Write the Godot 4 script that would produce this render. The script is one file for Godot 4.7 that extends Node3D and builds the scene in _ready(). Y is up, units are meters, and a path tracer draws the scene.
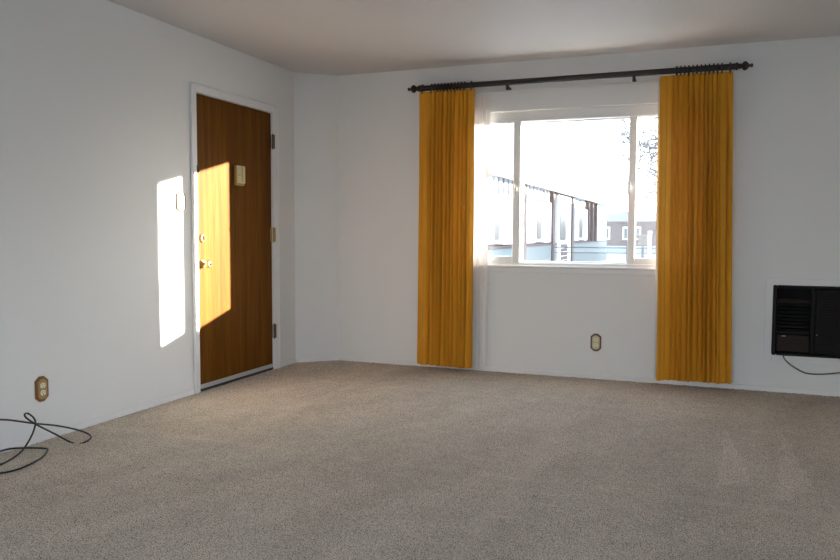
extends Node3D

var used := {}
var M := {}

# ---------------------------------------------------------------- helpers
func numbered(called: String) -> String:
	if not used.has(called):
		used[called] = 0
		return called
	used[called] += 1
	return "%s_%03d" % [called, used[called]]

func lin(r: float, g: float, b: float) -> Color:
	return Color(r, g, b).linear_to_srgb()

func mat(c: Color, rough := 0.6, metal := 0.0) -> StandardMaterial3D:
	var m := StandardMaterial3D.new()
	m.albedo_color = c
	m.roughness = rough
	m.metallic = metal
	return m

func mb() -> SurfaceTool:
	var st := SurfaceTool.new()
	st.begin(Mesh.PRIMITIVE_TRIANGLES)
	return st

func build(st: SurfaceTool, called: String, m: Material, parent: Node = null) -> MeshInstance3D:
	var o := MeshInstance3D.new()
	o.mesh = st.commit()
	o.material_override = m
	if parent == null:
		o.name = numbered(called)
		add_child(o)
	else:
		o.name = called
		parent.add_child(o, true)
	return o

func thing(called: String, at := Vector3.ZERO) -> Node3D:
	var o := Node3D.new()
	o.name = numbered(called)
	o.position = at
	add_child(o)
	return o

func tag(o: Node, label: String, category := "", group := "") -> Node:
	o.set_meta("label", label)
	if category != "": o.set_meta("category", category)
	if group != "": o.set_meta("group", group)
	return o

func structure(o: Node, label: String) -> Node:
	o.set_meta("kind", "structure")
	o.set_meta("label", label)
	return o

func tri(st: SurfaceTool, a: Vector3, b: Vector3, c: Vector3, n: Vector3) -> void:
	var g := (b - a).cross(c - a)
	if g.length_squared() < 1e-16: return
	st.set_normal(n)
	if g.dot(n) > 0.0:
		st.add_vertex(a); st.add_vertex(c); st.add_vertex(b)
	else:
		st.add_vertex(a); st.add_vertex(b); st.add_vertex(c)

func face(st: SurfaceTool, pts: Array, inside: Vector3) -> void:
	# a convex flat polygon turned away from the point inside
	var n: Vector3 = (pts[1] - pts[0]).cross(pts[2] - pts[0])
	if n.length_squared() < 1e-16: n = (pts[2] - pts[0]).cross(pts[-1] - pts[0])
	n = n.normalized()
	var mid := Vector3.ZERO
	for p in pts: mid += p
	mid /= pts.size()
	if n.dot(mid - inside) < 0.0: n = -n
	for i in range(1, pts.size() - 1):
		tri(st, pts[0], pts[i], pts[i + 1], n)

# a box between two corners with chamfered edges
func bx(st: SurfaceTool, lo: Vector3, hi: Vector3, c := 0.0) -> void:
	var mid := (lo + hi) / 2.0
	var h := (hi - lo).abs() / 2.0
	c = minf(c, minf(h.x, minf(h.y, h.z)) * 0.9)
	if c <= 0.0:
		for ax in 3:
			for s in [-1.0, 1.0]:
				var pts := []
				for q in [[-1, -1], [1, -1], [1, 1], [-1, 1]]:
					var v := Vector3.ZERO
					v[ax] = s * h[ax]
					v[(ax + 1) % 3] = q[0] * h[(ax + 1) % 3]
					v[(ax + 2) % 3] = q[1] * h[(ax + 2) % 3]
					pts.append(mid + v)
				face(st, pts, mid)
		return
	for ax in 3:
		var u := (ax + 1) % 3
		var w := (ax + 2) % 3
		for s in [-1.0, 1.0]:
			var pts := []
			for q in [[-1, -1], [1, -1], [1, 1], [-1, 1]]:
				var v := Vector3.ZERO
				v[ax] = s * h[ax]; v[u] = q[0] * (h[u] - c); v[w] = q[1] * (h[w] - c)
				pts.append(mid + v)
			face(st, pts, mid)
		for su in [-1.0, 1.0]:
			for sw in [-1.0, 1.0]:
				var pts := []
				for e in [[-1, 0], [1, 0], [1, 1], [-1, 1]]:
					var v := Vector3.ZERO
					v[ax] = e[0] * (h[ax] - c)
					v[u] = su * (h[u] - (c if e[1] == 1 else 0.0))
					v[w] = sw * (h[w] - (c if e[1] == 0 else 0.0))
					pts.append(mid + v)
				face(st, pts, mid)
	for sx in [-1.0, 1.0]:
		for sy in [-1.0, 1.0]:
			for sz in [-1.0, 1.0]:
				face(st, [mid + Vector3(sx * h.x, sy * (h.y - c), sz * (h.z - c)), mid + Vector3(sx * (h.x - c), sy * h.y, sz * (h.z - c)), mid + Vector3(sx * (h.x - c), sy * (h.y - c), sz * h.z)], mid)

func box(lo: Vector3, hi: Vector3, called: String, m: Material, parent: Node = null, c := 0.0) -> MeshInstance3D:
	var st := mb()
	bx(st, lo, hi, c)
	return build(st, called, m, parent)

# a round tube along points; radii may be one number or one for each point
func tube(st: SurfaceTool, pts: Array, radii, sides := 8, caps := true) -> void:
	var n := pts.size()
	var rings := []
	var dirs := []
	var side := Vector3.ZERO
	for i in n:
		var d: Vector3 = (pts[mini(i + 1, n - 1)] - pts[maxi(i - 1, 0)]).normalized()
		if side == Vector3.ZERO:
			side = d.cross(Vector3.UP if absf(d.y) < 0.9 else Vector3.RIGHT).normalized()
		else:
			side = (side - d * side.dot(d)).normalized()
		var up := d.cross(side).normalized()
		var r: float = radii if radii is float else radii[i]
		var ring := []
		for k in sides:
			var a := TAU * k / sides
			ring.append([pts[i] + (side * cos(a) + up * sin(a)) * r, side * cos(a) + up * sin(a)])
		rings.append(ring)
		dirs.append(d)
	for i in n - 1:
		for k in sides:
			var a = rings[i][k]
			var b = rings[i][(k + 1) % sides]
			var c = rings[i + 1][(k + 1) % sides]
			var e = rings[i + 1][k]
			smooth_quad(st, [a[0], b[0], c[0], e[0]], [a[1], b[1], c[1], e[1]])
	if caps:
		for end in [0, n - 1]:
			var ps := []
			for v in rings[end]: ps.append(v[0])
			face(st, ps, pts[end] + (dirs[end] if end == 0 else -dirs[end]) * 0.01)

func smooth_quad(st: SurfaceTool, p: Array, nn: Array) -> void:
	for t in [[0, 1, 2], [0, 2, 3]]:
		var g: Vector3 = (p[t[1]] - p[t[0]]).cross(p[t[2]] - p[t[0]])
		if g.length_squared() < 1e-18: continue
		var order := [t[0], t[1], t[2]]
		if g.dot(nn[t[0]] + nn[t[1]] + nn[t[2]]) > 0.0: order = [t[0], t[2], t[1]]
		for k in order:
			st.set_normal(nn[k])
			st.add_vertex(p[k])

# a lathed profile [[along, radius], ...] about an axis through base
func lathe(st: SurfaceTool, base: Vector3, axis: Vector3, prof: Array, sides := 16) -> void:
	var u := axis.cross(Vector3.UP if absf(axis.y) < 0.9 else Vector3.RIGHT).normalized()
	var w := axis.cross(u).normalized()
	for i in prof.size() - 1:
		var da: float = prof[i + 1][0] - prof[i][0]
		var dr: float = prof[i + 1][1] - prof[i][1]
		var len := sqrt(da * da + dr * dr)
		if len < 1e-7: continue
		for k in sides:
			var p := []
			var nn := []
			for q in [[i, k], [i, k + 1], [i + 1, k + 1], [i + 1, k]]:
				var a: float = TAU * q[1] / sides
				var rd := u * cos(a) + w * sin(a)
				p.append(base + axis * prof[q[0]][0] + rd * prof[q[0]][1])
				nn.append((rd * da - axis * dr).normalized())
			smooth_quad(st, p, nn)

# an outline (Vector2s in the plane of ex, ey) made into a plate of a thickness along ez, its front rim chamfered by c
func plate(st: SurfaceTool, at: Vector3, ex: Vector3, ey: Vector3, ez: Vector3, outline: Array, t: float, c := 0.0) -> void:
	var n := outline.size()
	var inside := at + ez * t * 0.5
	var back := []
	var mid := []
	var front := []
	for q in outline:
		back.append(at + ex * q.x + ey * q.y)
		mid.append(at + ex * q.x + ey * q.y + ez * (t - c))
		var s: Vector2 = q * (1.0 - c / maxf(q.length(), 0.001))
		front.append(at + ex * s.x + ey * s.y + ez * t)
	face(st, front, inside)
	face(st, back, inside)
	for i in n:
		var j := (i + 1) % n
		face(st, [back[i], back[j], mid[j], mid[i]], inside)
		if c > 0.0: face(st, [mid[i], mid[j], front[j], front[i]], inside)

func torus(st: SurfaceTool, at: Vector3, axis: Vector3, R: float, r: float, n := 24, s := 8) -> void:
	var u := axis.cross(Vector3.UP if absf(axis.y) < 0.9 else Vector3.RIGHT).normalized()
	var w := axis.cross(u).normalized()
	for i in n:
		for k in s:
			var p := []
			var nn := []
			for q in [[i, k], [i + 1, k], [i + 1, k + 1], [i, k + 1]]:
				var a: float = TAU * q[0] / n
				var b: float = TAU * q[1] / s
				var rd := u * cos(a) + w * sin(a)
				var nrm := rd * cos(b) + axis * sin(b)
				p.append(at + rd * R + nrm * r)
				nn.append(nrm)
			smooth_quad(st, p, nn)

func spline(pts: Array, per := 8) -> Array:
	var out := []
	for i in pts.size() - 1:
		var a: Vector3 = pts[maxi(i - 1, 0)]
		var b: Vector3 = pts[i]
		var c: Vector3 = pts[i + 1]
		var d: Vector3 = pts[mini(i + 2, pts.size() - 1)]
		for k in per:
			out.append(b.cubic_interpolate(c, a, d, float(k) / per))
	out.append(pts[-1])
	return out

# ---------------------------------------------------------------- textures
func noise(s: int, f: float, oct := 3) -> FastNoiseLite:
	var n := FastNoiseLite.new()
	n.seed = s
	n.noise_type = FastNoiseLite.TYPE_SIMPLEX_SMOOTH
	n.frequency = f
	n.fractal_octaves = oct
	return n

func grey(im: Image) -> Image:
	im.convert(Image.FORMAT_L8)
	return im

func make_materials() -> void:
	# painted plaster
	var wn := noise(5, 0.035, 4)
	var wh := ImageTexture.create_from_image(grey(wn.get_seamless_image(512, 512)))
	M.wall = mat(lin(0.76, 0.755, 0.74), 0.62)
	M.wall.heightmap_enabled = true
	M.wall.heightmap_texture = wh
	M.wall.heightmap_scale = 0.03
	M.wall.uv1_triplanar = true
	M.wall.uv1_world_triplanar = true
	M.wall.uv1_scale = Vector3(2.2, 2.2, 2.2)
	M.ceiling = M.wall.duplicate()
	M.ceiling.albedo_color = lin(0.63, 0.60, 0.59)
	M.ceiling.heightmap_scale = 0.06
	M.trim = mat(lin(0.78, 0.77, 0.76), 0.4)
	M.vinyl = mat(lin(0.82, 0.82, 0.81), 0.35)

	# carpet: speckled loops over broad pile marks
	var sz := 1024
	var fine := noise(11, 0.22, 3).get_seamless_image(sz, sz)
	var mid := noise(12, 0.045, 3).get_seamless_image(sz, sz)
	fine.convert(Image.FORMAT_L8)
	mid.convert(Image.FORMAT_L8)
	var fd := fine.get_data()
	var md := mid.get_data()
	var col := PackedByteArray()
	col.resize(sz * sz * 3)
	var hgt := PackedByteArray()
	hgt.resize(sz * sz)
	var rng := RandomNumberGenerator.new()
	rng.seed = 77
	for i in sz * sz:
		var a := fd[i] / 255.0
		var b := md[i] / 255.0
		var sp := rng.randf()
		var v := clampf(0.56 + (a - 0.5) * 1.25 + (b - 0.5) * 0.18 + (sp - 0.5) * 0.28, 0.0, 1.0)
		hgt[i] = int(v * 255.0)
		var k := 0.46 + 0.54 * smoothstep(0.16, 0.62, v)
		col[i * 3] = int(255.0 * k)
		col[i * 3 + 1] = int(255.0 * k * (0.985 + 0.015 * b))
		col[i * 3 + 2] = int(255.0 * k * (0.96 + 0.04 * b))
	var ct := ImageTexture.create_from_image(Image.create_from_data(sz, sz, false, Image.FORMAT_RGB8, col))
	var ch := ImageTexture.create_from_image(Image.create_from_data(sz, sz, false, Image.FORMAT_L8, hgt))
	M.carpet = mat(lin(0.85, 0.75, 0.635), 0.95)
	M.carpet.albedo_texture = ct
	M.carpet.uv1_triplanar = true
	M.carpet.uv1_world_triplanar = true
	M.carpet.uv1_scale = Vector3(0.62, 0.62, 0.62)
	M.carpet.heightmap_enabled = true
	M.carpet.heightmap_texture = ch
	M.carpet.heightmap_scale = 0.25
	# pile marks: faint streaks, and two smooth wedges where the pile was brushed flat by the vacuum cleaner
	var pn := noise(21, 0.012, 3)
	var pq := noise(22, 0.05, 2)
	var pi := Image.create(1024, 1024, false, Image.FORMAT_RGBA8)
	var wedges := [[Vector2(3.375, 1.19), Vector2(3.327, 2.29), Vector2(3.465, 2.16)], [Vector2(3.681, 1.184), Vector2(3.551, 2.40), Vector2(3.721, 2.20)]]
	for y in 1024:
		for x in 1024:
			var s := pn.get_noise_2d(x * 1.3 + y * 0.35, y * 0.55 - x * 0.1) * 0.055 + pq.get_noise_2d(x, y) * 0.04
			var k := clampf(0.90 + s, 0.0, 0.97)
			var at := Vector2(x, y) / 1024.0 / 0.13 + Vector2(pq.get_noise_2d(x * 2.0, y), pq.get_noise_2d(x, y * 2.0)) * 0.025
			for w in wedges:
				if Geometry2D.point_is_inside_triangle(at, w[0], w[1], w[2]): k = minf(k + 0.07, 1.0)
			pi.set_pixel(x, y, Color(k, k * 0.995, k * 0.985, 1.0))
	M.carpet.detail_enabled = true
	M.carpet.detail_albedo = ImageTexture.create_from_image(pi)
	M.carpet.detail_blend_mode = BaseMaterial3D.BLEND_MODE_MUL
	M.carpet.detail_uv_layer = BaseMaterial3D.DETAIL_UV_2
	M.carpet.uv2_triplanar = true
	M.carpet.uv2_world_triplanar = true
	M.carpet.uv2_scale = Vector3(0.13, 0.13, 0.13)

	# brown door veneer with upright grain
	var g1 := noise(31, 0.02, 4)
	var g2 := noise(32, 0.12, 2)
	var wi := Image.create(512, 1024, false, Image.FORMAT_RGB8)
	for y in 1024:
		for x in 512:
			var w := g1.get_noise_2d(x * 1.3, y * 0.06) * 0.5 + g2.get_noise_2d(x * 2.0, y * 0.05) * 0.3
			var k := clampf(0.78 + w * 0.30, 0.2, 1.0)
			wi.set_pixel(x, y, Color(k, k * (0.93 + 0.07 * k), k * (0.86 + 0.14 * k)))
	M.door = mat(lin(0.235, 0.086, 0.0065), 0.45)
	M.door.metallic_specular = 0.2
	M.door.albedo_texture = ImageTexture.create_from_image(wi)
	M.door.uv1_triplanar = true
	M.door.uv1_scale = Vector3(0.9, 0.45, 0.9)
	M.plate_wood = mat(lin(0.22, 0.085, 0.03), 0.45)

	# woven cloth
	var wv := Image.create(64, 64, false, Image.FORMAT_L8)
	for y in 64:
		for x in 64:
			var v := 0.5 + 0.25 * sin(TAU * x / 8.0) * (1.0 if (y / 4) % 2 == 0 else -1.0) + 0.2 * sin(TAU * y / 8.0)
			wv.set_pixel(x, y, Color(v, v, v))
	M.gold = mat(lin(0.66, 0.30, 0.025), 0.8)
	M.gold.metallic_specular = 0.3
	M.gold.heightmap_enabled = true
	M.gold.heightmap_texture = ImageTexture.create_from_image(wv)
	M.gold.heightmap_scale = 0.03
	M.gold.uv1_triplanar = true
	M.gold.uv1_scale = Vector3(50, 50, 50)
	M.gold.backlight_enabled = true
	M.gold.backlight = Color(0.28, 0.22, 0.10)
	M.gold.cull_mode = BaseMaterial3D.CULL_DISABLED
	M.sheer = mat(Color(0.96, 0.94, 0.92, 0.86), 0.8)
	M.sheer.transparency = BaseMaterial3D.TRANSPARENCY_ALPHA
	M.sheer.backlight_enabled = true
	M.sheer.backlight = Color(0.5, 0.48, 0.46)
	M.sheer.cull_mode = BaseMaterial3D.CULL_DISABLED

	M.lining = mat(lin(0.72, 0.69, 0.66), 0.8)
	M.lining.cull_mode = BaseMaterial3D.CULL_DISABLED
	M.iron = mat(lin(0.018, 0.014, 0.012), 0.5)
	M.bronze = mat(lin(0.10, 0.06, 0.03), 0.4, 0.7)
	M.brass = mat(lin(0.60, 0.42, 0.17), 0.3, 0.9)
	M.brass_plate = mat(lin(0.40, 0.27, 0.09), 0.45, 0.4)
	M.antique = mat(lin(0.055, 0.038, 0.014), 0.5, 0.2)
	M.plate_dark = mat(lin(0.10, 0.045, 0.022), 0.5)
	M.cream = mat(lin(0.56, 0.48, 0.27), 0.5)
	M.ivory = mat(lin(0.74, 0.70, 0.56), 0.4)
	M.slot = mat(lin(0.03, 0.027, 0.02), 0.6)
	M.aluminium = mat(lin(0.55, 0.56, 0.56), 0.4, 0.5)
	M.rubber = mat(lin(0.03, 0.03, 0.03), 0.7)
	M.cord_black = mat(lin(0.012, 0.013, 0.013), 0.45)
	M.cord_grey = mat(lin(0.10, 0.10, 0.095), 0.5)
	M.unit_black = mat(lin(0.010, 0.009, 0.008), 0.5)
	M.unit_dark = mat(lin(0.004, 0.004, 0.004), 0.7)
	M.unit_brown = mat(lin(0.022, 0.013, 0.010), 0.5)
	for k in ["unit_black", "unit_dark", "unit_brown"]: M[k].metallic_specular = 0.25
	# window glass with a film of dust
	M.glass = mat(Color(0.96, 0.97, 1.0, 0.035), 0.05)
	M.glass.transparency = BaseMaterial3D.TRANSPARENCY_ALPHA
	# outdoors
	M.snow = mat(lin(0.26, 0.30, 0.325), 0.9)
	M.red = mat(lin(0.030, 0.0085, 0.010), 0.8)
	M.red_dark = mat(lin(0.030, 0.0070, 0.0065), 0.8)
	M.pale_blue = mat(lin(0.074, 0.108, 0.114), 0.8)
	M.white_paint = mat(lin(0.55, 0.58, 0.60), 0.6)
	M.far_glass = mat(lin(0.022, 0.030, 0.028), 0.3)
	M.roof_grey = mat(lin(0.022, 0.040, 0.060), 0.8)
	M.bark = mat(lin(0.075, 0.085, 0.095), 0.9)
	M.galvanised = mat(lin(0.05, 0.055, 0.06), 0.6)
	M.sign_yellow = mat(lin(0.055, 0.052, 0.030), 0.6)

# ---------------------------------------------------------------- the room
const W := 5.30      # x of the right wall
const D := 6.55      # z of the wall behind the camera
const H := 2.44
const C1 := 0.252    # the cut-off corner, along the left wall
const C2 := 0.287    # and along the back wall
const T := 0.14      # wall thickness
const WX0 := 1.38    # window opening
const WX1 := 3.30
const WY0 := 0.853
const WY1 := 2.060
const DZ0 := 0.600   # door slab
const DZ1 := 1.539
const DY1 := 2.050
const AX0 := 3.690   # wall unit
const AX1 := 4.400
const AY0 := 0.270
const AY1 := 0.757

func room() -> void:
	var fl := box(Vector3(-T, -0.15, -T), Vector3(W + T, 0, D + T), "floor", M.carpet)
	structure(fl, "beige speckled wall-to-wall carpet covering the whole floor")
	carpet_pile(fl)
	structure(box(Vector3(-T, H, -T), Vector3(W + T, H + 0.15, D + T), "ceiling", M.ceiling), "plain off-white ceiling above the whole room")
	# left wall, with the doorway
	var st := mb()
	bx(st, Vector3(-T, 0, DZ1 + 0.02), Vector3(0, H, D))
	bx(st, Vector3(-T, 0, C1 * 0.0), Vector3(0, H, DZ0 - 0.02))
	bx(st, Vector3(-T, DY1 + 0.02, DZ0 - 0.02), Vector3(0, H, DZ1 + 0.02))
	structure(build(st, "wall_left", M.wall), "white painted wall holding the brown door and the sunlit patch")
	# back wall, with the window and the hole for the wall unit
	st = mb()
	bx(st, Vector3(-T, 0, -T), Vector3(WX0, H, 0))
	bx(st, Vector3(WX0, 0, -T), Vector3(WX1, WY0, 0))
	bx(st, Vector3(WX0, WY1, -T), Vector3(WX1, H, 0))
	bx(st, Vector3(WX1, 0, -T), Vector3(AX0 + 0.02, H, 0))
	bx(st, Vector3(AX0 + 0.02, AY1 - 0.02, -T), Vector3(AX1 - 0.02, H, 0))
	bx(st, Vector3(AX0 + 0.02, 0, -T), Vector3(AX1 - 0.02, AY0 + 0.02, 0))
	bx(st, Vector3(AX1 - 0.02, 0, -T), Vector3(W, H, 0))
	structure(build(st, "wall_back", M.wall), "white painted wall with the wide window and the curtains")
	# the cut-off corner
	st = mb()
	var tri_pts := [Vector2(0, 0), Vector2(0, C1), Vector2(C2, 0)]
	var inside := Vector3(C2 / 3.0, H / 2.0, C1 / 3.0)
	var lo := []
	var hi := []
	for q in tri_pts:
		lo.append(Vector3(q.x, 0, q.y)); hi.append(Vector3(q.x, H, q.y))
	face(st, lo, inside); face(st, hi, inside)
	for i in 3: face(st, [lo[i], lo[(i + 1) % 3], hi[(i + 1) % 3], hi[i]], inside)
	structure(build(st, "wall_corner", M.wall), "narrow angled white wall cutting off the corner beside the door")
	# right wall
	structure(box(Vector3(W, 0, -T), Vector3(W + T, H, D), "wall_right", M.wall), "white painted wall to the right, beyond the wall unit")
	# wall behind the camera, with a glass opening
	st = mb()
	bx(st, Vector3(-T, 0, D), Vector3(RX0, H, D + T))
	bx(st, Vector3(RX1, 0, D), Vector3(W + T, H, D + T))
	bx(st, Vector3(RX0, RY1, D), Vector3(RX1, H, D + T))
	bx(st, Vector3(RX0, 0, D), Vector3(RX1, RY0, D + T))
	structure(build(st, "wall_front", M.wall), "white painted wall with a wide window behind the viewer")
	# low baseboards, painted like the walls
	var bh := 0.040
	var bt := 0.010
	st = mb()
	bx(st, Vector3(0, 0, DZ1 + 0.066), Vector3(bt, bh, D), 0.004)
	bx(st, Vector3(0, 0, C1), Vector3(bt, bh, DZ0 - 0.085), 0.004)
	structure(build(st, "baseboard_left", M.trim), "low white baseboard along the wall with the door")
	structure(box(Vector3(C2, 0, 0), Vector3(W, bh, bt), "baseboard_back", M.trim, null, 0.004), "low white baseboard below the window and the wall unit")
	st = mb()
	var along := Vector3(C2, 0, -C1).normalized()
	var off := Vector3(C1, 0, C2).normalized()
	var a := Vector3(0, 0, C1) - along * 0.0
	var b := Vector3(C2, 0, 0)
	var m2 := (a + b) / 2.0 + Vector3(0, bh / 2, 0) + off * bt / 2
	var pts := [a, b, b + off * bt, a + off * bt]
	var top := []
	for q in pts: top.append(q + Vector3(0, bh, 0))
	face(st, top, m2)
	for i in 4: face(st, [pts[i], pts[(i + 1) % 4], top[(i + 1) % 4], top[i]], m2)
	structure(build(st, "baseboard_corner", M.trim), "short low white baseboard across the cut-off corner")

# the uneven tufted surface of the carpet, one knot of yarn about every centimetre
func carpet_pile(parent: Node) -> void:
	var nx := 560
	var nz := 690
	var rng := RandomNumberGenerator.new()
	rng.seed = 404
	var soft := noise(41, 0.09, 2)
	var hs := PackedFloat32Array()
	hs.resize((nx + 1) * (nz + 1))
	var ps := PackedVector3Array()
	ps.resize(hs.size())
	for j in nz + 1:
		for i in nx + 1:
			var k := j * (nx + 1) + i
			var h := rng.randf()
			hs[k] = 0.0015 + 0.0048 * h * h + 0.0012 * soft.get_noise_2d(i, j)
			var jx := 0.0 if i == 0 or i == nx else rng.randf_range(-0.35, 0.35)
			var jz := 0.0 if j == 0 or j == nz else rng.randf_range(-0.35, 0.35)
			ps[k] = Vector3((i + jx) * W / nx, hs[k], (j + jz) * D / nz)
	var ns := PackedVector3Array()
	ns.resize(hs.size())
	for j in nz + 1:
		for i in nx + 1:
			var l := hs[j * (nx + 1) + maxi(i - 1, 0)]
			var q := hs[j * (nx + 1) + mini(i + 1, nx)]
			var u := hs[maxi(j - 1, 0) * (nx + 1) + i]
			var d := hs[mini(j + 1, nz) * (nx + 1) + i]
			ns[j * (nx + 1) + i] = Vector3((l - q) / (2.0 * W / nx), 1.0, (u - d) / (2.0 * D / nz)).normalized()
	var ids := PackedInt32Array()
	ids.resize(nx * nz * 6)
	var t := 0
	for j in nz:
		for i in nx:
			var a := j * (nx + 1) + i
			var c := a + nx + 1
			for v in [a, a + 1, c, a + 1, c + 1, c]:
				ids[t] = v
				t += 1
	var arr := []
	arr.resize(Mesh.ARRAY_MAX)
	arr[Mesh.ARRAY_VERTEX] = ps
	arr[Mesh.ARRAY_NORMAL] = ns
	arr[Mesh.ARRAY_INDEX] = ids
	var am := ArrayMesh.new()
	am.add_surface_from_arrays(Mesh.PRIMITIVE_TRIANGLES, arr)
	var o := MeshInstance3D.new()
	o.name = "carpet_pile"
	o.mesh = am
	o.material_override = M.carpet
	o.set_meta("kind", "stuff")
	parent.add_child(o, true)

const RX0 := 1.5
const RX1 := 4.3
const RY0 := 0.06
const RY1 := 2.15

func frame_ring(st: SurfaceTool, x0: float, x1: float, y0: float, y1: float, wl: float, wr: float, wb: float, wt: float, z0: float, z1: float, c := 0.003) -> void:
	bx(st, Vector3(x0, y0, z0), Vector3(x0 + wl, y1, z1), c)
	bx(st, Vector3(x1 - wr, y0, z0), Vector3(x1, y1, z1), c)
	bx(st, Vector3(x0 + wl, y0, z0), Vector3(x1 - wr, y0 + wb, z1), c)
	bx(st, Vector3(x0 + wl, y1 - wt, z0), Vector3(x1 - wr, y1, z1), c)

func window() -> void:
	var w := thing("window_1", Vector3.ZERO)
	structure(w, "wide white three-panel sliding window between the gold curtains")
	# painted header board above and apron strip below, sill with a rounded nose
	box(Vector3(WX0 - 0.03, WY1, 0.0), Vector3(WX1 + 0.03, 2.215, 0.008), "header_board", M.trim, w, 0.003)
	box(Vector3(WX0 - 0.03, 0.803, 0.0), Vector3(WX1 + 0.03, WY0 - 0.012, 0.012), "apron", M.trim, w, 0.003)
	box(Vector3(WX0 - 0.03, WY0 - 0.014, -0.02), Vector3(WX1 + 0.03, WY0 + 0.008, 0.022), "sill", M.trim, w, 0.006)
	# outer frame
	var st := mb()
	frame_ring(st, WX0, WX1, WY0, WY1, 0.035, 0.035, 0.030, 0.080, -0.125, -0.022)
	bx(st, Vector3(2.690, WY0 + 0.028, -0.122), Vector3(2.735, WY1 - 0.078, -0.082), 0.003)
	bx(st, Vector3(1.822, WY0 + 0.028, -0.122), Vector3(1.864, WY1 - 0.078, -0.082), 0.003)
	build(st, "frame", M.vinyl, w)
	box(Vector3(2.235, 2.005, -0.0225), Vector3(2.36, 2.03, -0.0205), "sticker", M.vinyl, w)
	# fixed middle light
	var f := thing_part("fixed_light", w)
	st = mb()
	frame_ring(st, 1.838, 2.700, WY0 + 0.028, WY1 - 0.078, 0.012, 0.012, 0.012, 0.012, -0.105, -0.085, 0.002)
	build(st, "glazing_bead", M.vinyl, f)
	box(Vector3(1.845, WY0 + 0.034, -0.098), Vector3(2.693, WY1 - 0.084, -0.092), "pane", M.glass, f)
	# sliding side sashes
	for s in [[WX0 + 0.03, 1.870, 0.028, 0.060, 1.832, -0.020], [2.690, WX1 - 0.03, 0.054, 0.028, 2.696, -0.034]]:
		var o := thing_part("sash", w)
		st = mb()
		frame_ring(st, s[0], s[1], WY0 + 0.024, WY1 - 0.066, s[2], s[3], 0.050, 0.022, -0.080, s[5])
		build(st, "sash_frame", M.vinyl, o)
		box(Vector3(s[0] + s[2] - 0.006, WY0 + 0.06, -0.056), Vector3(s[1] - s[3] + 0.006, WY1 - 0.082, -0.050), "pane", M.glass, o)
		st = mb()
		bx(st, Vector3(s[4] - 0.010, 1.40, -0.027), Vector3(s[4] + 0.010, 1.50, -0.014), 0.004)
		bx(st, Vector3(s[4] - 0.006, 1.44, -0.016), Vector3(s[4] + 0.016, 1.47, -0.002), 0.003)
		build(st, "latch", M.vinyl, o)
	# the window behind the viewer
	var r := thing("window_2", Vector3.ZERO)
	structure(r, "wide plain white window in the wall behind the viewer")
	st = mb()
	frame_ring(st, RX0, RX1, RY0, RY1, 0.05, 0.05, 0.05, 0.05, D + 0.02, D + 0.10)
	bx(st, Vector3((RX0 + RX1) / 2 - 0.025, RY0 + 0.05, D + 0.03), Vector3((RX0 + RX1) / 2 + 0.025, RY1 - 0.05, D + 0.09), 0.003)
	build(st, "frame", M.vinyl, r)
	box(Vector3(RX0 + 0.045, RY0 + 0.045, D + 0.055), Vector3((RX0 + RX1) / 2 - 0.02, RY1 - 0.045, D + 0.061), "pane", M.glass, r)
	box(Vector3((RX0 + RX1) / 2 + 0.02, RY0 + 0.045, D + 0.055), Vector3(RX1 - 0.045, RY1 - 0.045, D + 0.061), "pane", M.glass, r)

func thing_part(called: String, parent: Node) -> Node3D:
	var o := Node3D.new()
	o.name = called
	parent.add_child(o, true)
	return o

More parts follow.
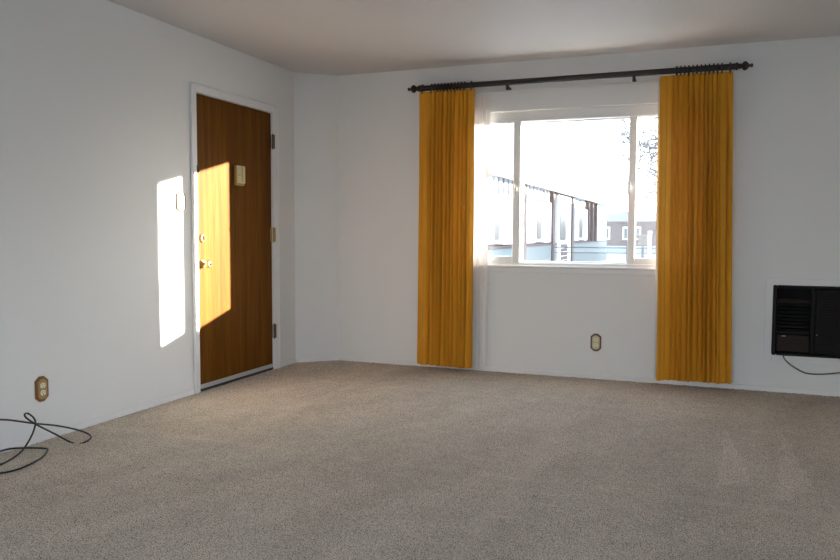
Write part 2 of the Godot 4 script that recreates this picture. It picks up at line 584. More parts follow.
func door() -> void:
	var d := thing("door_1", Vector3.ZERO)
	structure(d, "closed dark brown wooden front door in a white frame, partly in sunlight")
	box(Vector3(-0.050, 0.048, DZ0), Vector3(-0.006, DY1, DZ1), "slab", M.door, d, 0.0025)
	# jambs behind the casing
	var st := mb()
	bx(st, Vector3(-T, 0, DZ1 + 0.003), Vector3(0.0, DY1 + 0.003, DZ1 + 0.02))
	bx(st, Vector3(-T, 0, DZ0 - 0.02), Vector3(0.0, DY1 + 0.003, DZ0 - 0.003))
	bx(st, Vector3(-T, DY1 + 0.003, DZ0 - 0.02), Vector3(0.0, DY1 + 0.02, DZ1 + 0.02))
	# stops
	bx(st, Vector3(-0.066, 0, DZ1 - 0.012), Vector3(-0.052, DY1, DZ1 + 0.003))
	bx(st, Vector3(-0.066, 0, DZ0 - 0.003), Vector3(-0.052, DY1, DZ0 + 0.012))
	build(st, "jamb", M.trim, d)
	# casings with a raised outer bead
	for z in [[DZ1 + 0.004, DZ1 + 0.062, DZ1 + 0.050], [DZ0 - 0.084, DZ0 - 0.004, DZ0 - 0.084]]:
		st = mb()
		bx(st, Vector3(0, 0, z[0]), Vector3(0.013, DY1 + 0.062, z[1]), 0.004)
		bx(st, Vector3(0, 0, z[2]), Vector3(0.019, DY1 + 0.064, z[2] + 0.013), 0.004)
		build(st, "casing", M.trim, d)
	st = mb()
	bx(st, Vector3(0, DY1 + 0.004, DZ0 - 0.004), Vector3(0.013, DY1 + 0.062, DZ1 + 0.004), 0.004)
	bx(st, Vector3(0, DY1 + 0.050, DZ0 - 0.084), Vector3(0.018, DY1 + 0.065, DZ1 + 0.062), 0.004)
	build(st, "casing", M.trim, d)
	# threshold and sweep
	box(Vector3(-T, -0.002, DZ0 - 0.003), Vector3(-0.002, 0.012, DZ1 + 0.003), "threshold", M.rubber, d, 0.003)
	var sw := box(Vector3(-0.006, 0.022, DZ0 + 0.004), Vector3(0.004, 0.052, DZ1 - 0.004), "door_sweep", M.aluminium, d, 0.003)
	tag(sw, "pale metal sweep along the bottom of the door")
	box(Vector3(-0.005, 0.008, 0.004), Vector3(0.001, 0.024, DZ1 - DZ0 - 0.012), "rubber_lip", M.rubber, sw).position = Vector3(0, 0, DZ0)
	# knob and deadbolt, near the left edge
	var k := thing_part("knob", d)
	tag(k, "round brass door knob")
	st = mb()
	lathe(st, Vector3(-0.006, 0.890, 1.480), Vector3.RIGHT, [[0, 0.0], [0.0, 0.032], [0.006, 0.032], [0.010, 0.026], [0.011, 0.012], [0.030, 0.011], [0.036, 0.020], [0.046, 0.027], [0.056, 0.026], [0.064, 0.018], [0.067, 0.0]], 24)
	build(st, "grip", M.brass, k)
	st = mb()
	lathe(st, Vector3(0.0608, 0.890, 1.480), Vector3.RIGHT, [[0, 0.009], [0.004, 0.009], [0.005, 0.007], [0.009, 0.003], [0.009, 0.0]], 12)
	build(st, "lock_button", M.bronze, k)
	var b := thing_part("deadbolt", d)
	tag(b, "round brass deadbolt with thumb turn above the knob")
	st = mb()
	lathe(st, Vector3(-0.006, 1.068, 1.482), Vector3.RIGHT, [[0, 0.0], [0.0, 0.029], [0.008, 0.029], [0.013, 0.024], [0.014, 0.0]], 24)
	build(st, "rose", M.brass, b)
	box(Vector3(0.007, 1.050, 1.478), Vector3(0.024, 1.086, 1.487), "thumb_turn", M.brass, b, 0.003)
	# a small dark keeper on the casing near the top of the sunlit patch
	var kp := thing_part("keeper", d)
	st = mb()
	bx(st, Vector3(-0.005, 1.505, 1.528), Vector3(0.016, 1.565, 1.552), 0.003)
	bx(st, Vector3(0.012, 1.515, 1.536), Vector3(0.026, 1.552, 1.546), 0.003)
	build(st, "bracket", M.bronze, kp)
	# door chime box, upper middle
	var c := thing_part("door_chime", d)
	tag(c, "cream and brass door chime box on the upper door")
	box(Vector3(-0.006, 1.455, 0.998), Vector3(0.018, 1.600, 1.102), "back_box", M.brass_plate, c, 0.004)
	box(Vector3(0.016, 1.472, 0.998), Vector3(0.025, 1.600, 1.100), "cover", M.cream, c, 0.004)
	box(Vector3(0.024, 1.482, 1.040), Vector3(0.029, 1.590, 1.046), "rib", M.brass_plate, c, 0.001)
	st = mb()
	lathe(st, Vector3(0.024, 1.532, 1.070), Vector3.RIGHT, [[0, 0.011], [0.005, 0.010], [0.006, 0.0]], 16)
	build(st, "peep_button", M.brass, c)
	# three hinges on the right edge
	for y in [1.829, 1.09, 0.315]:
		var hg := thing_part("hinge", d)
		var hm: Material = M.brass_plate if y > 1.0 and y < 1.2 else M.bronze
		st = mb()
		for i in 5:
			var y0: float = y - 0.055 + i * 0.022
			tube(st, [Vector3(0.010, y0 + 0.001, DZ0 - 0.003), Vector3(0.010, y0 + 0.021, DZ0 - 0.003)], 0.0085, 10)
		tube(st, [Vector3(0.010, y - 0.063, DZ0 - 0.003), Vector3(0.010, y + 0.063, DZ0 - 0.003)], 0.0045, 8)
		build(st, "knuckle", hm, hg)
		box(Vector3(-0.006, y - 0.055, DZ0 + 0.001), Vector3(-0.003, y + 0.055, DZ0 + 0.022), "leaf", hm, hg)
		box(Vector3(0.013, y - 0.055, DZ0 - 0.026), Vector3(0.0155, y + 0.055, DZ0 - 0.006), "leaf", hm, hg)

# ---------------------------------------------------------------- curtains
func fold_phase(widths: Array, u: float) -> float:
	var total := 0.0
	for w in widths: total += w
	var a := u * total
	for i in widths.size():
		if a <= widths[i] or i == widths.size() - 1:
			return TAU * (i + a / widths[i])
		a -= widths[i]
	return 0.0

func drape(st: SurfaceTool, o: Dictionary, v0: float, v1: float, rows: int, off: float) -> void:
	var widths: Array = o.folds
	var cols: int = widths.size() * 16
	var nz := noise(o.seed, 0.9, 2)
	var fn := func(u: float, v: float) -> Vector3:
		var ph: float = fold_phase(widths, u) + o.get("phase", 0.0) + 0.55 * nz.get_noise_2d(u * 5.0, v * 1.6 + 3.0)
		var amp: float = o.amp * (0.40 + 0.60 * smoothstep(0.03, 0.16, v)) * clampf(1.0 + 1.5 * nz.get_noise_2d(u * 7.0 + 20.0, v * 0.4), 0.6, 1.35) * (0.35 + 0.65 * smoothstep(0.02, 0.24, minf(u, 1.0 - u)))
		var x: float = lerpf(lerpf(o.x0t, o.x1t, u), lerpf(o.x0b, o.x1b, u), v)
		var sp: float = (o.x1t - o.x0t) / widths.size()
		x += sin(2.0 * ph) * -0.10 * sp * minf(1.0, minf(u, 1.0 - u) * 12.0) * smoothstep(0.0, 0.15, v)
		var sn := 2.0 * pow(absf(sin(ph / 2.0)), o.get("sharp", 0.62)) - 1.1
		var z: float = o.z + amp * (sn + 0.16 * sin(2.0 * ph + o.seed + 3.0 * u) + 0.07 * sin(3.0 * ph + 1.0 + v)) * 0.85 + 0.012 * nz.get_noise_2d(u * 2.0 + 50.0, v * 1.2)
		var y: float = lerpf(o.y1, o.y0, v) + (0.008 * nz.get_noise_2d(u * 3.0, 9.0) + o.get("slant", 0.0) * u) * smoothstep(0.5, 1.0, v)
		return Vector3(x, y, z)
	var grid := []
	for j in rows + 1:
		var row := []
		for i in cols + 1:
			var u := float(i) / cols
			var v := lerpf(v0, v1, float(j) / rows)
			var e := 0.002
			var p: Vector3 = fn.call(u, v)
			var du: Vector3 = fn.call(minf(u + e, 1.0), v) - fn.call(maxf(u - e, 0.0), v)
			var dv: Vector3 = fn.call(u, v + e) - fn.call(u, v - e)
			var n := dv.cross(du).normalized()
			if n.z < 0.0 and absf(n.z) > 0.5: n = -n
			row.append([p + n * off, n])
		grid.append(row)
	for j in rows:
		for i in cols:
			var a = grid[j][i]
			var b = grid[j][i + 1]
			var c = grid[j + 1][i + 1]
			var d = grid[j + 1][i]
			smooth_quad(st, [a[0], b[0], c[0], d[0]], [a[1], b[1], c[1], d[1]])

const ROD_Y := 2.262
const ROD_Z := 0.108
const ROD_R := 0.021

func curtain(o: Dictionary, rings: Array, label: String) -> void:
	var c := thing("curtain", Vector3.ZERO)
	tag(c, label, "curtain", "gold curtains at the window")
	var st := mb()
	drape(st, o, 0.0, 1.0, 46, 0.0)
	build(st, "cloth", M.gold, c)
	st = mb()
	drape(st, o, 0.957, 0.999, 4, 0.0022)
	build(st, "hem", M.gold, c)
	st = mb()
	drape(st, o, 0.001, 0.045, 4, 0.0022)
	build(st, "heading", M.gold, c)
	if o.has("lining"):
		st = mb()
		drape(st, o.lining, 0.0, 1.0, 30, 0.0)
		tag(build(st, "lining", M.lining, c), "pale lining showing along the window edge")
	for x in rings:
		var r := thing_part("ring", c)
		st = mb()
		torus(st, Vector3(x, ROD_Y - 0.0068, ROD_Z), Vector3(1, 0, 0.06 * sin(x * 90.0)).normalized(), 0.0335, 0.0052, 20, 8)
		build(st, "hoop", M.iron, r)
		st = mb()
		tube(st, [Vector3(x, ROD_Y - 0.045, ROD_Z), Vector3(x, ROD_Y - 0.056, ROD_Z), Vector3(x + 0.002, ROD_Y - 0.066, ROD_Z - 0.004)], 0.0022, 6)
		build(st, "hook", M.iron, r)

func curtains() -> void:
	var rod := thing("curtain_rod", Vector3.ZERO)
	tag(rod, "long dark wooden curtain rod with turned ends above the window", "curtain rod")
	var st := mb()
	tube(st, [Vector3(1.075, ROD_Y, ROD_Z), Vector3(3.405, ROD_Y, ROD_Z)], ROD_R, 20)
	build(st, "pole", M.iron, rod)
	for s in [[1.075, -1.0], [3.405, 1.0]]:
		st = mb()
		lathe(st, Vector3(s[0], ROD_Y, ROD_Z), Vector3(s[1], 0, 0), [[-0.004, 0.021], [-0.003, 0.026], [0.010, 0.026], [0.013, 0.020], [0.020, 0.016], [0.026, 0.021], [0.031, 0.016], [0.036, 0.014], [0.040, 0.021], [0.047, 0.029], [0.056, 0.032], [0.066, 0.029], [0.075, 0.020], [0.084, 0.010], [0.090, 0.009], [0.095, 0.013], [0.100, 0.014], [0.106, 0.010], [0.109, 0.0]], 20)
		build(st, "finial", M.iron, rod)
	for x in [1.790, 2.727]:
		st = mb()
		bx(st, Vector3(x - 0.010, ROD_Y - 0.058, ROD_Z - 0.010), Vector3(x + 0.010, ROD_Y - 0.016, ROD_Z + 0.010), 0.003)
		bx(st, Vector3(x - 0.008, ROD_Y - 0.040, 0.008), Vector3(x + 0.008, ROD_Y - 0.026, ROD_Z - 0.006), 0.003)
		build(st, "bracket", M.iron, rod)
	var lr := [1.096]
	for i in 11: lr.append(1.175 + i * 0.0275)
	lr.append(1.505)
	curtain({x0t = 1.068, x1t = 1.530, x0b = 1.055, x1b = 1.526, y0 = 0.040, y1 = 2.232, z = 0.112, amp = 0.046, folds = [2.3, 0.8, 0.7, 0.6, 1.0, 0.6, 0.5, 1.0, 0.7, 0.6, 1.3], seed = 3, slant = -0.006}, lr, "gold pleated curtain left of the window, its edge lit by sun")
	var rr := []
	for i in 12: rr.append(3.018 + i * 0.0270)
	rr.append(3.368)
	curtain({x0t = 2.908, x1t = 3.388, x0b = 2.932, x1b = 3.436, y0 = 0.048, y1 = 2.230, z = 0.112, amp = 0.046, folds = [1.7, 0.7, 0.6, 0.7, 0.9, 0.55, 1.0, 0.6, 0.55, 0.7, 0.6, 2.0], seed = 8, phase = 2.4, slant = 0.012, lining = {x0t = 2.893, x1t = 2.935, x0b = 2.912, x1b = 2.955, y0 = 0.055, y1 = 2.222, z = 0.084, amp = 0.002, folds = [1, 1], seed = 4}}, rr, "gold pleated curtain right of the window, beside the wall unit")
	# sheers on a flat white rod behind
	var sr := thing("sheer_rod", Vector3.ZERO)
	tag(sr, "thin flat white rod behind the dark rod, carrying the sheer curtain", "curtain rod")
	st = mb()
	bx(st, Vector3(1.10, 2.200, 0.034), Vector3(3.36, 2.214, 0.040), 0.002)
	bx(st, Vector3(1.10, 2.200, 0.008), Vector3(1.106, 2.214, 0.040), 0.002)
	bx(st, Vector3(3.354, 2.200, 0.008), Vector3(3.36, 2.214, 0.040), 0.002)
	build(st, "rod", M.trim, sr)
	for s in [{x0t = 1.36, x1t = 1.640, x0b = 1.36, x1b = 1.618, y0 = 0.035, y1 = 2.225, z = 0.036, amp = 0.009, folds = [1, 0.8, 1.1, 0.9, 1.0, 0.7, 0.9, 1.1], seed = 14, l = "white sheer curtain glowing beside the left gold curtain"}]:
		st = mb()
		drape(st, s, 0.0, 1.0, 30, 0.0)
		tag(build(st, "sheer_curtain", M.sheer), s.l, "curtain")

# ---------------------------------------------------------------- fittings
func octagon(w: float, h: float, cut: float, top: float) -> Array:
	# an upright plate whose ends narrow to a short flat top
	return [Vector2(-w, -h + cut), Vector2(-top, -h), Vector2(top, -h), Vector2(w, -h + cut), Vector2(w, h - cut), Vector2(top, h), Vector2(-top, h), Vector2(-w, h - cut)]

func outlet(at: Vector3, ex: Vector3, ez: Vector3, rim: Material, insert: Material, label: String) -> void:
	var o := thing("wall_outlet", at)
	tag(o, label, "outlet", "outlets with wooden cover plates")
	var st := mb()
	plate(st, Vector3.ZERO, ex, Vector3.UP, ez, octagon(0.040, 0.067, 0.022, 0.014), 0.012, 0.005)
	build(st, "cover_plate", rim, o)
	st = mb()
	plate(st, ez * 0.011, ex, Vector3.UP, ez, octagon(0.028, 0.053, 0.014, 0.011), 0.003, 0.001)
	build(st, "inlay", insert, o)
	for s in [-1.0, 1.0]:
		var sock := thing_part("socket", o)
		st = mb()
		var ol := []
		for k in 16:
			var a := TAU * k / 16.0
			ol.append(Vector2(clampf(cos(a) * 0.0175, -0.0165, 0.0165), clampf(sin(a) * 0.0175, -0.0140, 0.0140)))
		plate(st, ez * 0.013 + Vector3.UP * 0.0195 * s, ex, Vector3.UP, ez, ol, 0.003, 0.001)
		build(st, "body", M.ivory, sock)
		for q in [[-0.0065, 0.004, 0.0013, 0.0042], [0.0065, 0.004, 0.0013, 0.0034], [0.0, -0.0075, 0.0024, 0.0024]]:
			st = mb()
			plate(st, ez * 0.0155 + Vector3.UP * (0.0195 * s + q[1]) + ex * q[0], ex, Vector3.UP, ez, [Vector2(-q[2], -q[3]), Vector2(q[2], -q[3]), Vector2(q[2], q[3]), Vector2(-q[2], q[3])], 0.0008)
			build(st, "slot", M.slot, sock)
	st = mb()
	lathe(st, ez * 0.013, ez, [[0, 0.0035], [0.002, 0.003], [0.0025, 0.0]], 10)
	build(st, "screw", M.brass, o)

func fittings() -> void:
	outlet(Vector3(0, 0.281, 2.853), Vector3(0, 0, -1), Vector3.RIGHT, M.plate_wood, M.brass_plate, "wooden-edged outlet low on the left wall above the black cord")
	outlet(Vector3(2.478, 0.283, 0), Vector3.RIGHT, Vector3(0, 0, 1), M.plate_dark, M.cream, "wooden-edged outlet low on the wall under the window")
	# switch plate beside the door
	var s := thing("light_switch", Vector3(0, 1.308, 1.713))
	tag(s, "ornate brass-edged light switch on the sunlit wall beside the door", "light switch")
	var ol := []
	var inn := []
	for k in 24:
		var a := TAU * k / 24.0
		var q := Vector2(cos(a), sin(a))
		ol.append(Vector2(clampf(q.x * 0.049, -0.044, 0.044), signf(q.y) * 0.030 + q.y * 0.037 if absf(q.y) > 0.01 else 0.0))
		inn.append(Vector2(clampf(q.x * 0.034, -0.028, 0.028), signf(q.y) * 0.030 + q.y * 0.025 if absf(q.y) > 0.01 else 0.0))
	var st := mb()
	plate(st, Vector3.ZERO, Vector3(0, 0, -1), Vector3.UP, Vector3.RIGHT, ol, 0.009, 0.003)
	build(st, "cover_plate", M.antique, s)
	st = mb()
	plate(st, Vector3(0.008, 0, 0), Vector3(0, 0, -1), Vector3.UP, Vector3.RIGHT, inn, 0.004, 0.001)
	build(st, "inlay", M.ivory, s)
	st = mb()
	bx(st, Vector3(0.010, -0.012, -0.006), Vector3(0.014, 0.012, 0.006), 0.001)
	bx(st, Vector3(0.012, -0.004, -0.004), Vector3(0.025, 0.010, 0.004), 0.002)
	build(st, "toggle", M.ivory, s)
	for y in [-0.032, 0.032]:
		st = mb()
		lathe(st, Vector3(0.011, y, 0), Vector3.RIGHT, [[0, 0.0035], [0.002, 0.003], [0.0025, 0.0]], 10)
		build(st, "screw", M.brass, s)
	# black cord lying in loops against the left wall
	var cp := [Vector3(0.10, 0.212, 3.36), Vector3(0.090, 0.196, 3.175), Vector3(0.085, 0.128, 2.972), Vector3(0.085, 0.084, 2.835), Vector3(0.118, 0.031, 2.714), Vector3(0.200, 0.010, 2.721), Vector3(0.246, 0.006, 2.803), Vector3(0.190, -0.003, 2.825),
		Vector3(0.118, 0.057, 2.884), Vector3(0.110, 0.126, 2.982), Vector3(0.095, 0.168, 3.027), Vector3(0.075, 0.185, 3.024), Vector3(0.062, 0.183, 2.993), Vector3(0.065, 0.154, 2.962), Vector3(0.090, 0.126, 2.974), Vector3(0.110, 0.077, 3.017),
		Vector3(0.125, 0.026, 3.082), Vector3(0.140, 0.007, 3.152), Vector3(0.175, 0.006, 3.253), Vector3(0.20, 0.006, 3.40), Vector3(0.10, 0.008, 3.46), Vector3(0.045, 0.022, 3.30), Vector3(0.034, 0.024, 3.145), Vector3(0.045, 0.018, 3.055), Vector3(0.147, 0.007, 2.975),
		Vector3(0.198, 0.006, 3.005), Vector3(0.263, 0.006, 3.097), Vector3(0.304, 0.006, 3.223), Vector3(0.305, 0.006, 3.302), Vector3(0.257, 0.006, 3.38), Vector3(0.16, 0.006, 3.52)]
	st = mb()
	for i in cp.size(): cp[i].y += 0.004
	tube(st, spline(cp, 7), 0.0045, 8)
	tag(build(st, "power_cord", M.cord_black), "thin black cord lying in loops on the carpet by the left wall", "cord")

func air_unit() -> void:
	var u := thing("air_conditioner", Vector3(AX0, AY0, 0))
	tag(u, "black through-wall air conditioner set low in the wall at right", "air conditioner")
	var w := AX1 - AX0
	var h := AY1 - AY0
	var st := mb()
	frame_ring(st, -0.046, w + 0.046, -0.046, h + 0.046, 0.052, 0.052, 0.052, 0.052, 0.0, 0.010, 0.003)
	tag(build(st, "trim_frame", M.trim, u), "white wooden trim around the black unit")
	box(Vector3(0.024, 0.024, -0.30), Vector3(w - 0.024, h - 0.024, 0.0), "sleeve", M.unit_dark, u)
	st = mb()
	frame_ring(st, 0.0, w, 0.0, h, 0.026, 0.026, 0.020, 0.022, -0.005, 0.055, 0.006)
	bx(st, Vector3(0.236, 0.020, 0.010), Vector3(0.262, h - 0.022, 0.050), 0.003)
	build(st, "bezel", M.unit_black, u)
	box(Vector3(0.024, 0.018, 0.0), Vector3(w - 0.024, h - 0.02, 0.012), "backing", M.unit_dark, u)
	# air outlet with slats at the upper left
	box(Vector3(0.028, 0.366, 0.012), Vector3(0.234, 0.395, 0.044), "slat", M.unit_brown, u, 0.004)
	for i in 7:
		var y := 0.188 + i * 0.025
		st = mb()
		plate(st, Vector3(0.030, y, 0.014), Vector3(0, 0, 1), Vector3.UP, Vector3.RIGHT, [Vector2(0, 0), Vector2(0.020, -0.006), Vector2(0.020, -0.003), Vector2(0, 0.003)], 0.202)
		build(st, "slat", M.unit_dark, u)
	box(Vector3(0.028, 0.158, 0.012), Vector3(0.234, 0.172, 0.046), "slat", M.unit_black, u, 0.003)
	# control door at the lower left
	var cd := box(Vector3(0.030, 0.030, 0.012), Vector3(0.232, 0.148, 0.046), "control_door", M.unit_brown, u, 0.004)
	tag(cd, "brown-black control door under the air outlet")
	st = mb()
	bx(st, Vector3(0.060, 0.134, 0.045), Vector3(0.085, 0.140, 0.050), 0.002)
	build(st, "catch", M.aluminium, cd)
	# intake grille at the right
	var g := box(Vector3(0.264, 0.022, 0.010), Vector3(w - 0.028, h - 0.024, 0.044), "intake_panel", M.unit_black, u, 0.004)
	for i in 22:
		var y := 0.040 + i * 0.0186
		box(Vector3(0.284, y, 0.043), Vector3(w - 0.048, y + 0.008, 0.048), "rib", M.unit_black, g, 0.002)
	box(Vector3(0.272, 0.150, 0.044), Vector3(0.284, 0.156, 0.050), "catch", M.aluminium, g, 0.002)
	# its cord
	var cp := []
	for q in [Vector3(3.765, 0.276, 0.040), Vector3(3.766, 0.262, 0.046), Vector3(3.780, 0.238, 0.046), Vector3(3.823, 0.200, 0.040), Vector3(3.904, 0.157, 0.036), Vector3(3.996, 0.152, 0.030), Vector3(4.118, 0.170, 0.026), Vector3(4.30, 0.205, 0.020), Vector3(4.55, 0.27, 0.012), Vector3(4.60, 0.285, 0.006)]:
		cp.append(q - u.position)
	st = mb()
	tube(st, spline(cp, 8), 0.0048, 8)
	tag(build(st, "power_lead", M.cord_grey, u), "grey lead sagging along the wall below the unit")

# ---------------------------------------------------------------- outdoors
const GY := -0.60
const FX := -3.2   # the neighbour's long front runs away from the window along this line

func outdoors() -> void:
	structure(box(Vector3(-90, GY - 0.2, -160), Vector3(160, GY, -0.4), "ground_outside", M.snow), "pale snowy ground outside the window")
	structure(box(Vector3(-90, GY - 0.2, D + 0.4), Vector3(90, GY, 90), "ground_behind", M.snow), "pale snowy ground behind the house")
	var b := thing("neighbour_house", Vector3(FX, GY, -14.0))
	tag(b, "long low red and white house seen through the window", "house")
	var L := -30.8
	box(Vector3(-7.0, 0, L), Vector3(-0.06, 3.55, 0), "wall", M.red, b)
	box(Vector3(-0.06, 0, L), Vector3(0.05, 1.20, 0), "wainscot", M.pale_blue, b, 0.02)
	box(Vector3(-0.06, 1.20, L), Vector3(0.08, 1.27, 0), "ledge", M.red_dark, b, 0.01)
	var rf := mb()
	var e0 := [Vector3(0.30, 3.64, 0.5), Vector3(-3.5, 4.3, 0.5), Vector3(-7.4, 3.64, 0.5), Vector3(-7.4, 3.54, 0.5), Vector3(0.30, 3.54, 0.5)]
	var e1 := []
	for q in e0: e1.append(q + Vector3(0, 0, L - 0.6))
	var mid := Vector3(-3.5, 3.7, L / 2)
	face(rf, e0, mid)
	face(rf, e1, mid)
	for i in 5: face(rf, [e0[i], e0[(i + 1) % 5], e1[(i + 1) % 5], e1[i]], mid)
	build(rf, "roof", M.white_paint, b)
	box(Vector3(0.27, 3.44, L - 0.1), Vector3(0.34, 3.66, 0.5), "fascia", M.red_dark, b)
	# dark posts and windows with white shutters along the front
	for q in [[-7.2, 0.24], [-12.6, 0.22], [-17.4, 0.22], [-22.5, 0.08], [-24.0, 0.08], [-25.6, 0.08]]:
		box(Vector3(-0.04, 0 if q[1] > 0.2 else 1.27, q[0] - q[1]), Vector3(0.12, 3.54, q[0] + q[1]), "post", M.red_dark, b, 0.01)
	for q in [[-0.9, -2.2, -2.95, -4.0, -4.15, -5.5], [-7.3, -8.9, -9.1, -10.5, -10.6, -12.0], [-18.1, -19.1, -19.2, -20.8, -20.9, -22.0]]:
		var win := thing_part("window", b)
		box(Vector3(-0.05, 1.36, q[3] - 0.1), Vector3(0.07, 2.95, q[1] + 0.05), "window_frame", M.white_paint, win, 0.01)
		box(Vector3(0.05, 1.48, q[3] + 0.25), Vector3(0.085, 2.65, q[2] - 0.25), "pane", M.far_glass, win)
		box(Vector3(-0.05, 1.33, q[1]), Vector3(0.11, 2.99, q[0]), "shutter", M.white_paint, win, 0.01)
		box(Vector3(-0.05, 1.33, q[5]), Vector3(0.11, 2.99, q[4]), "shutter", M.white_paint, win, 0.01)
	# pale upright boards with red gaps between them, under the eave
	for i in 34:
		var z := -0.45 - i * 0.64
		if z > -13.0 or z < -18.0:
			box(Vector3(-0.06, 2.99, z - 0.18), Vector3(-0.01, 3.54, z + 0.18), "board", M.white_paint, b)
	box(Vector3(-0.06, 1.27, L + 0.1), Vector3(0.0, 3.54, -26.0), "end_panel", M.white_paint, b)
	# door with a pane and a louvred lower panel
	var dr := thing_part("door", b)
	box(Vector3(-0.04, 0.05, -16.9), Vector3(0.09, 3.45, -13.6), "leaf", M.white_paint, dr, 0.01)
	box(Vector3(0.08, 1.40, -15.5), Vector3(0.11, 2.85, -14.1), "pane", M.far_glass, dr)
	for i in 6:
		box(Vector3(0.08, 0.12 + i * 0.19, -15.9), Vector3(0.13, 0.26 + i * 0.19, -14.4), "slat", M.red, dr)
	# far red house with a pale roof
	var h := thing("far_house", Vector3(-1.0, GY, -62.0))
	tag(h, "distant red house under a pale blue-grey roof beyond the fence", "house")
	box(Vector3(-6.5, 0, -8), Vector3(12, 2.85, 0), "wall", M.red, h)
	box(Vector3(-6.5, 0, 0.0), Vector3(12, 0.62, 0.4), "snow_bank", M.snow, h, 0.05)
	var r := mb()
	var q0 := [Vector3(-7.0, 2.75, 0.6), Vector3(12.5, 2.75, 0.6), Vector3(12.5, 2.75, -8.6), Vector3(-7.0, 2.75, -8.6)]
	var q1 := [Vector3(-3.6, 3.75, -4.0), Vector3(9.0, 3.75, -4.0)]
	var c := Vector3(2, 3.2, -4)
	face(r, q0, c)
	face(r, [q0[0], q0[1], q1[1], q1[0]], c)
	face(r, [q0[2], q0[3], q1[0], q1[1]], c)
	face(r, [q0[1], q0[2], q1[1]], c)
	face(r, [q0[3], q0[0], q1[0]], c)
	build(r, "roof", M.roof_grey, h)
	for x in [-4.35, -2.75, -1.75, 2.0]:
		var win := thing_part("window", h)
		box(Vector3(x - 0.27, 1.15, -0.02), Vector3(x + 0.27, 2.3, 0.06), "window_frame", M.white_paint, win, 0.01)
		box(Vector3(x - 0.13, 1.3, 0.05), Vector3(x + 0.13, 2.15, 0.08), "pane", M.far_glass, win)
	# a house out of view to the right, whose long shadow falls across the neighbour's front
	var oh := thing("house_across", Vector3(17.0, GY, -46.0))
	tag(oh, "plain house to the right, beyond the view through the window", "house")
	box(Vector3(0, 0, -24), Vector3(8, 5.6, 21), "wall", M.pale_blue, oh)
	var rg := mb()
	var g0 := [Vector3(-0.5, 5.5, 21.5), Vector3(4, 7.5, 21.5), Vector3(8.5, 5.5, 21.5)]
	var g1 := [Vector3(-0.5, 5.5, -24.5), Vector3(4, 7.5, -24.5), Vector3(8.5, 5.5, -24.5)]
	var gc := Vector3(4, 6, -6)
	face(rg, g0, gc)
	face(rg, g1, gc)
	for i in 3: face(rg, [g0[i], g0[(i + 1) % 3], g1[(i + 1) % 3], g1[i]], gc)
	build(rg, "roof", M.roof_grey, oh)
	# chain-link fence
	var f := thing("wire_fence", Vector3(-3.0, GY, -26.0))
	tag(f, "chain-link wire fence on metal posts outside the window", "fence")
	var fl := 9.0
	for y in [1.12, 0.90]:
		var st := mb()
		tube(st, [Vector3(0, y, 0), Vector3(fl, y, 0)], 0.03 if y > 1.0 else 0.018, 6)
		build(st, "rail", M.galvanised, f)
	for i in 4:
		var st := mb()
		tube(st, [Vector3(0.05 + i * 3.0, 0, 0), Vector3(0.05 + i * 3.0, 1.2, 0)], 0.035, 8)
		build(st, "fence_post", M.galvanised, f)
	var wm := mb()
	for i in 90:
		var x := i * 0.1
		for s in [-1.0, 1.0]:
			tube(wm, [Vector3(x, 0.02, 0), Vector3(clampf(x + s * 0.9, 0, fl), 0.92 if x + s * 0.9 >= 0 and x + s * 0.9 <= fl else 0.3, 0)], 0.004, 3, false)
	build(wm, "wire_mesh", M.galvanised, f).set_meta("kind", "stuff")
	# white post and a small yellow sign near it
	var p := thing("sign_post", Vector3(1.23, GY, -22.0))
	tag(p, "thin white post beside the fence, right of the window mullion", "post")
	var ps := mb()
	tube(ps, [Vector3.ZERO, Vector3(0, 1.75, 0)], 0.07, 10)
	build(ps, "pole", M.white_paint, p)
	ps = mb()
	lathe(ps, Vector3(0, 1.75, 0), Vector3.UP, [[0, 0.09], [0.03, 0.09], [0.06, 0.0]], 10)
	build(ps, "cap", M.white_paint, p)
	var yb := thing("utility_box", Vector3(0.34, GY, -30.0))
	tag(yb, "small dull yellow box standing behind the fence", "box")
	box(Vector3(-0.20, 1.15, -0.2), Vector3(0.20, 1.65, 0.2), "body", M.sign_yellow, yb, 0.03)
	box(Vector3(-0.06, 0, -0.06), Vector3(0.06, 1.15, 0.06), "leg", M.galvanised, yb)
	# utility pole far away
	var up := thing("utility_pole", Vector3(-6.95, GY, -80.0))
	tag(up, "distant utility pole above the end of the red and white house", "utility pole")
	ps = mb()
	tube(ps, [Vector3.ZERO, Vector3(0, 6.0, 0)], [0.10, 0.07], 8)
	build(ps, "pole", M.bark, up)
	box(Vector3(-0.8, 4.1, -0.08), Vector3(0.8, 4.2, 0.08), "crossarm", M.bark, up)
	tree()

func limb(st: SurfaceTool, a: Vector3, dir: Vector3, len: float, r: float, depth: int, rng: RandomNumberGenerator) -> void:
	var pts := [a]
	var rad := [r]
	var p := a
	var d := dir
	for i in 5:
		d = (d + Vector3(rng.randf_range(-0.3, 0.3), rng.randf_range(-0.25, 0.22), rng.randf_range(-0.3, 0.3))).normalized()
		p += d * len / 5.0
		pts.append(p)
		rad.append(maxf(r * (1.0 - 0.5 * (i + 1) / 5.0), 0.0125))
	tube(st, pts, rad, 5, false)
	if depth == 0: return
	for k in 3:
		var t := rng.randi_range(1, 5)
		var side := Vector3(rng.randf_range(-1, 1), rng.randf_range(-0.6, 0.7), rng.randf_range(-1, 1)).normalized()
		limb(st, pts[t], (d * 0.6 + side * 0.8).normalized(), len * rng.randf_range(0.5, 0.7), maxf(rad[t] * 0.65, 0.016), depth - 1, rng)

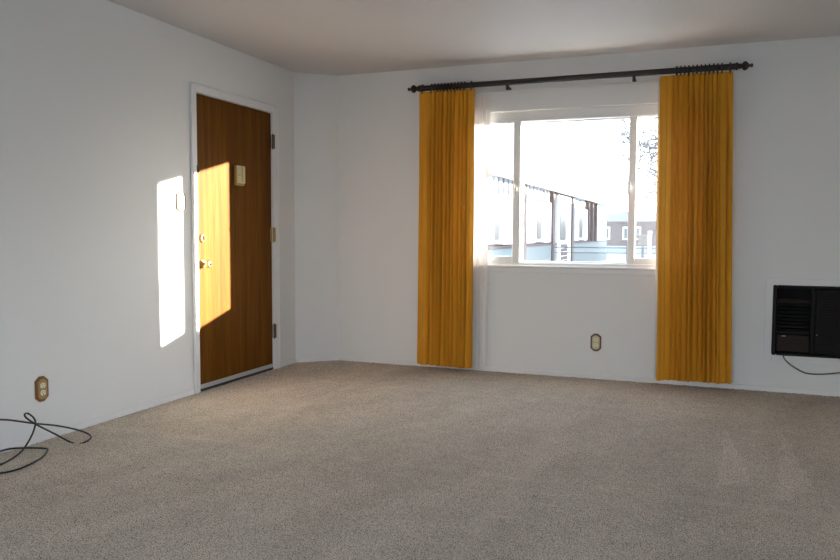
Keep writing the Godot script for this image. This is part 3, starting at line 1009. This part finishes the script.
func tree() -> void:
	var t := thing("bare_tree", Vector3(2.78, GY, -9.0))
	tag(t, "bare winter tree whose thin twigs show in the right window panel", "tree")
	var rng := RandomNumberGenerator.new()
	rng.seed = 5
	var st := mb()
	tube(st, [Vector3.ZERO, Vector3(0.03, 1.2, 0), Vector3(0.02, 2.6, 0.05), Vector3(0.05, 3.8, 0)], [0.16, 0.13, 0.10, 0.06], 10, false)
	build(st, "trunk", M.bark, t)
	for k in 9:
		st = mb()
		var a := PI + (k % 3 - 1) * 0.7 if k < 6 else k * 1.3
		limb(st, Vector3(0.03, 2.45 + 0.17 * k, 0.03), Vector3(cos(a) * 0.9, 0.25, sin(a) * 0.7).normalized(), 0.85, 0.035, 3, rng)
		build(st, "branch", M.bark, t)

# ---------------------------------------------------------------- start
func _ready() -> void:
	# camera
	var cam := Camera3D.new()
	cam.name = "camera"
	cam.fov = 40.907
	cam.near = 0.05
	cam.far = 400.0
	cam.rotation_order = EULER_ORDER_YXZ
	cam.rotation = Vector3(-0.0630, 0.3701, 0.0039)
	cam.position = Vector3(3.2811, 1.1121, 5.7842)
	add_child(cam)
	cam.current = true
	# sky and exposure
	var env := Environment.new()
	env.background_mode = Environment.BG_SKY
	var sky := Sky.new()
	var sm := PhysicalSkyMaterial.new()
	sm.rayleigh_color = Color(0.36, 0.43, 0.54)
	sm.mie_color = Color(0.72, 0.74, 0.78)
	sm.turbidity = 20.0
	sm.mie_eccentricity = 0.6
	sm.ground_color = Color(0.35, 0.35, 0.36)
	sky.sky_material = sm
	env.sky = sky
	env.background_energy_multiplier = 21.5
	env.tonemap_mode = Environment.TONE_MAPPER_LINEAR
	env.tonemap_exposure = 4.25
	env.sdfgi_enabled = true
	env.ssao_enabled = true
	env.ssil_enabled = true
	var we := WorldEnvironment.new()
	we.name = "environment"
	we.environment = env
	add_child(we)
	# low winter sun from the right, outside the window
	var sun := DirectionalLight3D.new()
	sun.name = "sun"
	sun.light_color = Color(1.0, 0.95, 0.86)
	sun.light_energy = 4.5
	sun.light_angular_distance = 0.53
	sun.shadow_enabled = true
	add_child(sun)
	sun.look_at_from_position(Vector3.ZERO, Vector3(-1.0, -0.177, 0.632), Vector3.UP)

	make_materials()
	room()
	window()
	door()
	curtains()
	fittings()
	air_unit()
	outdoors()
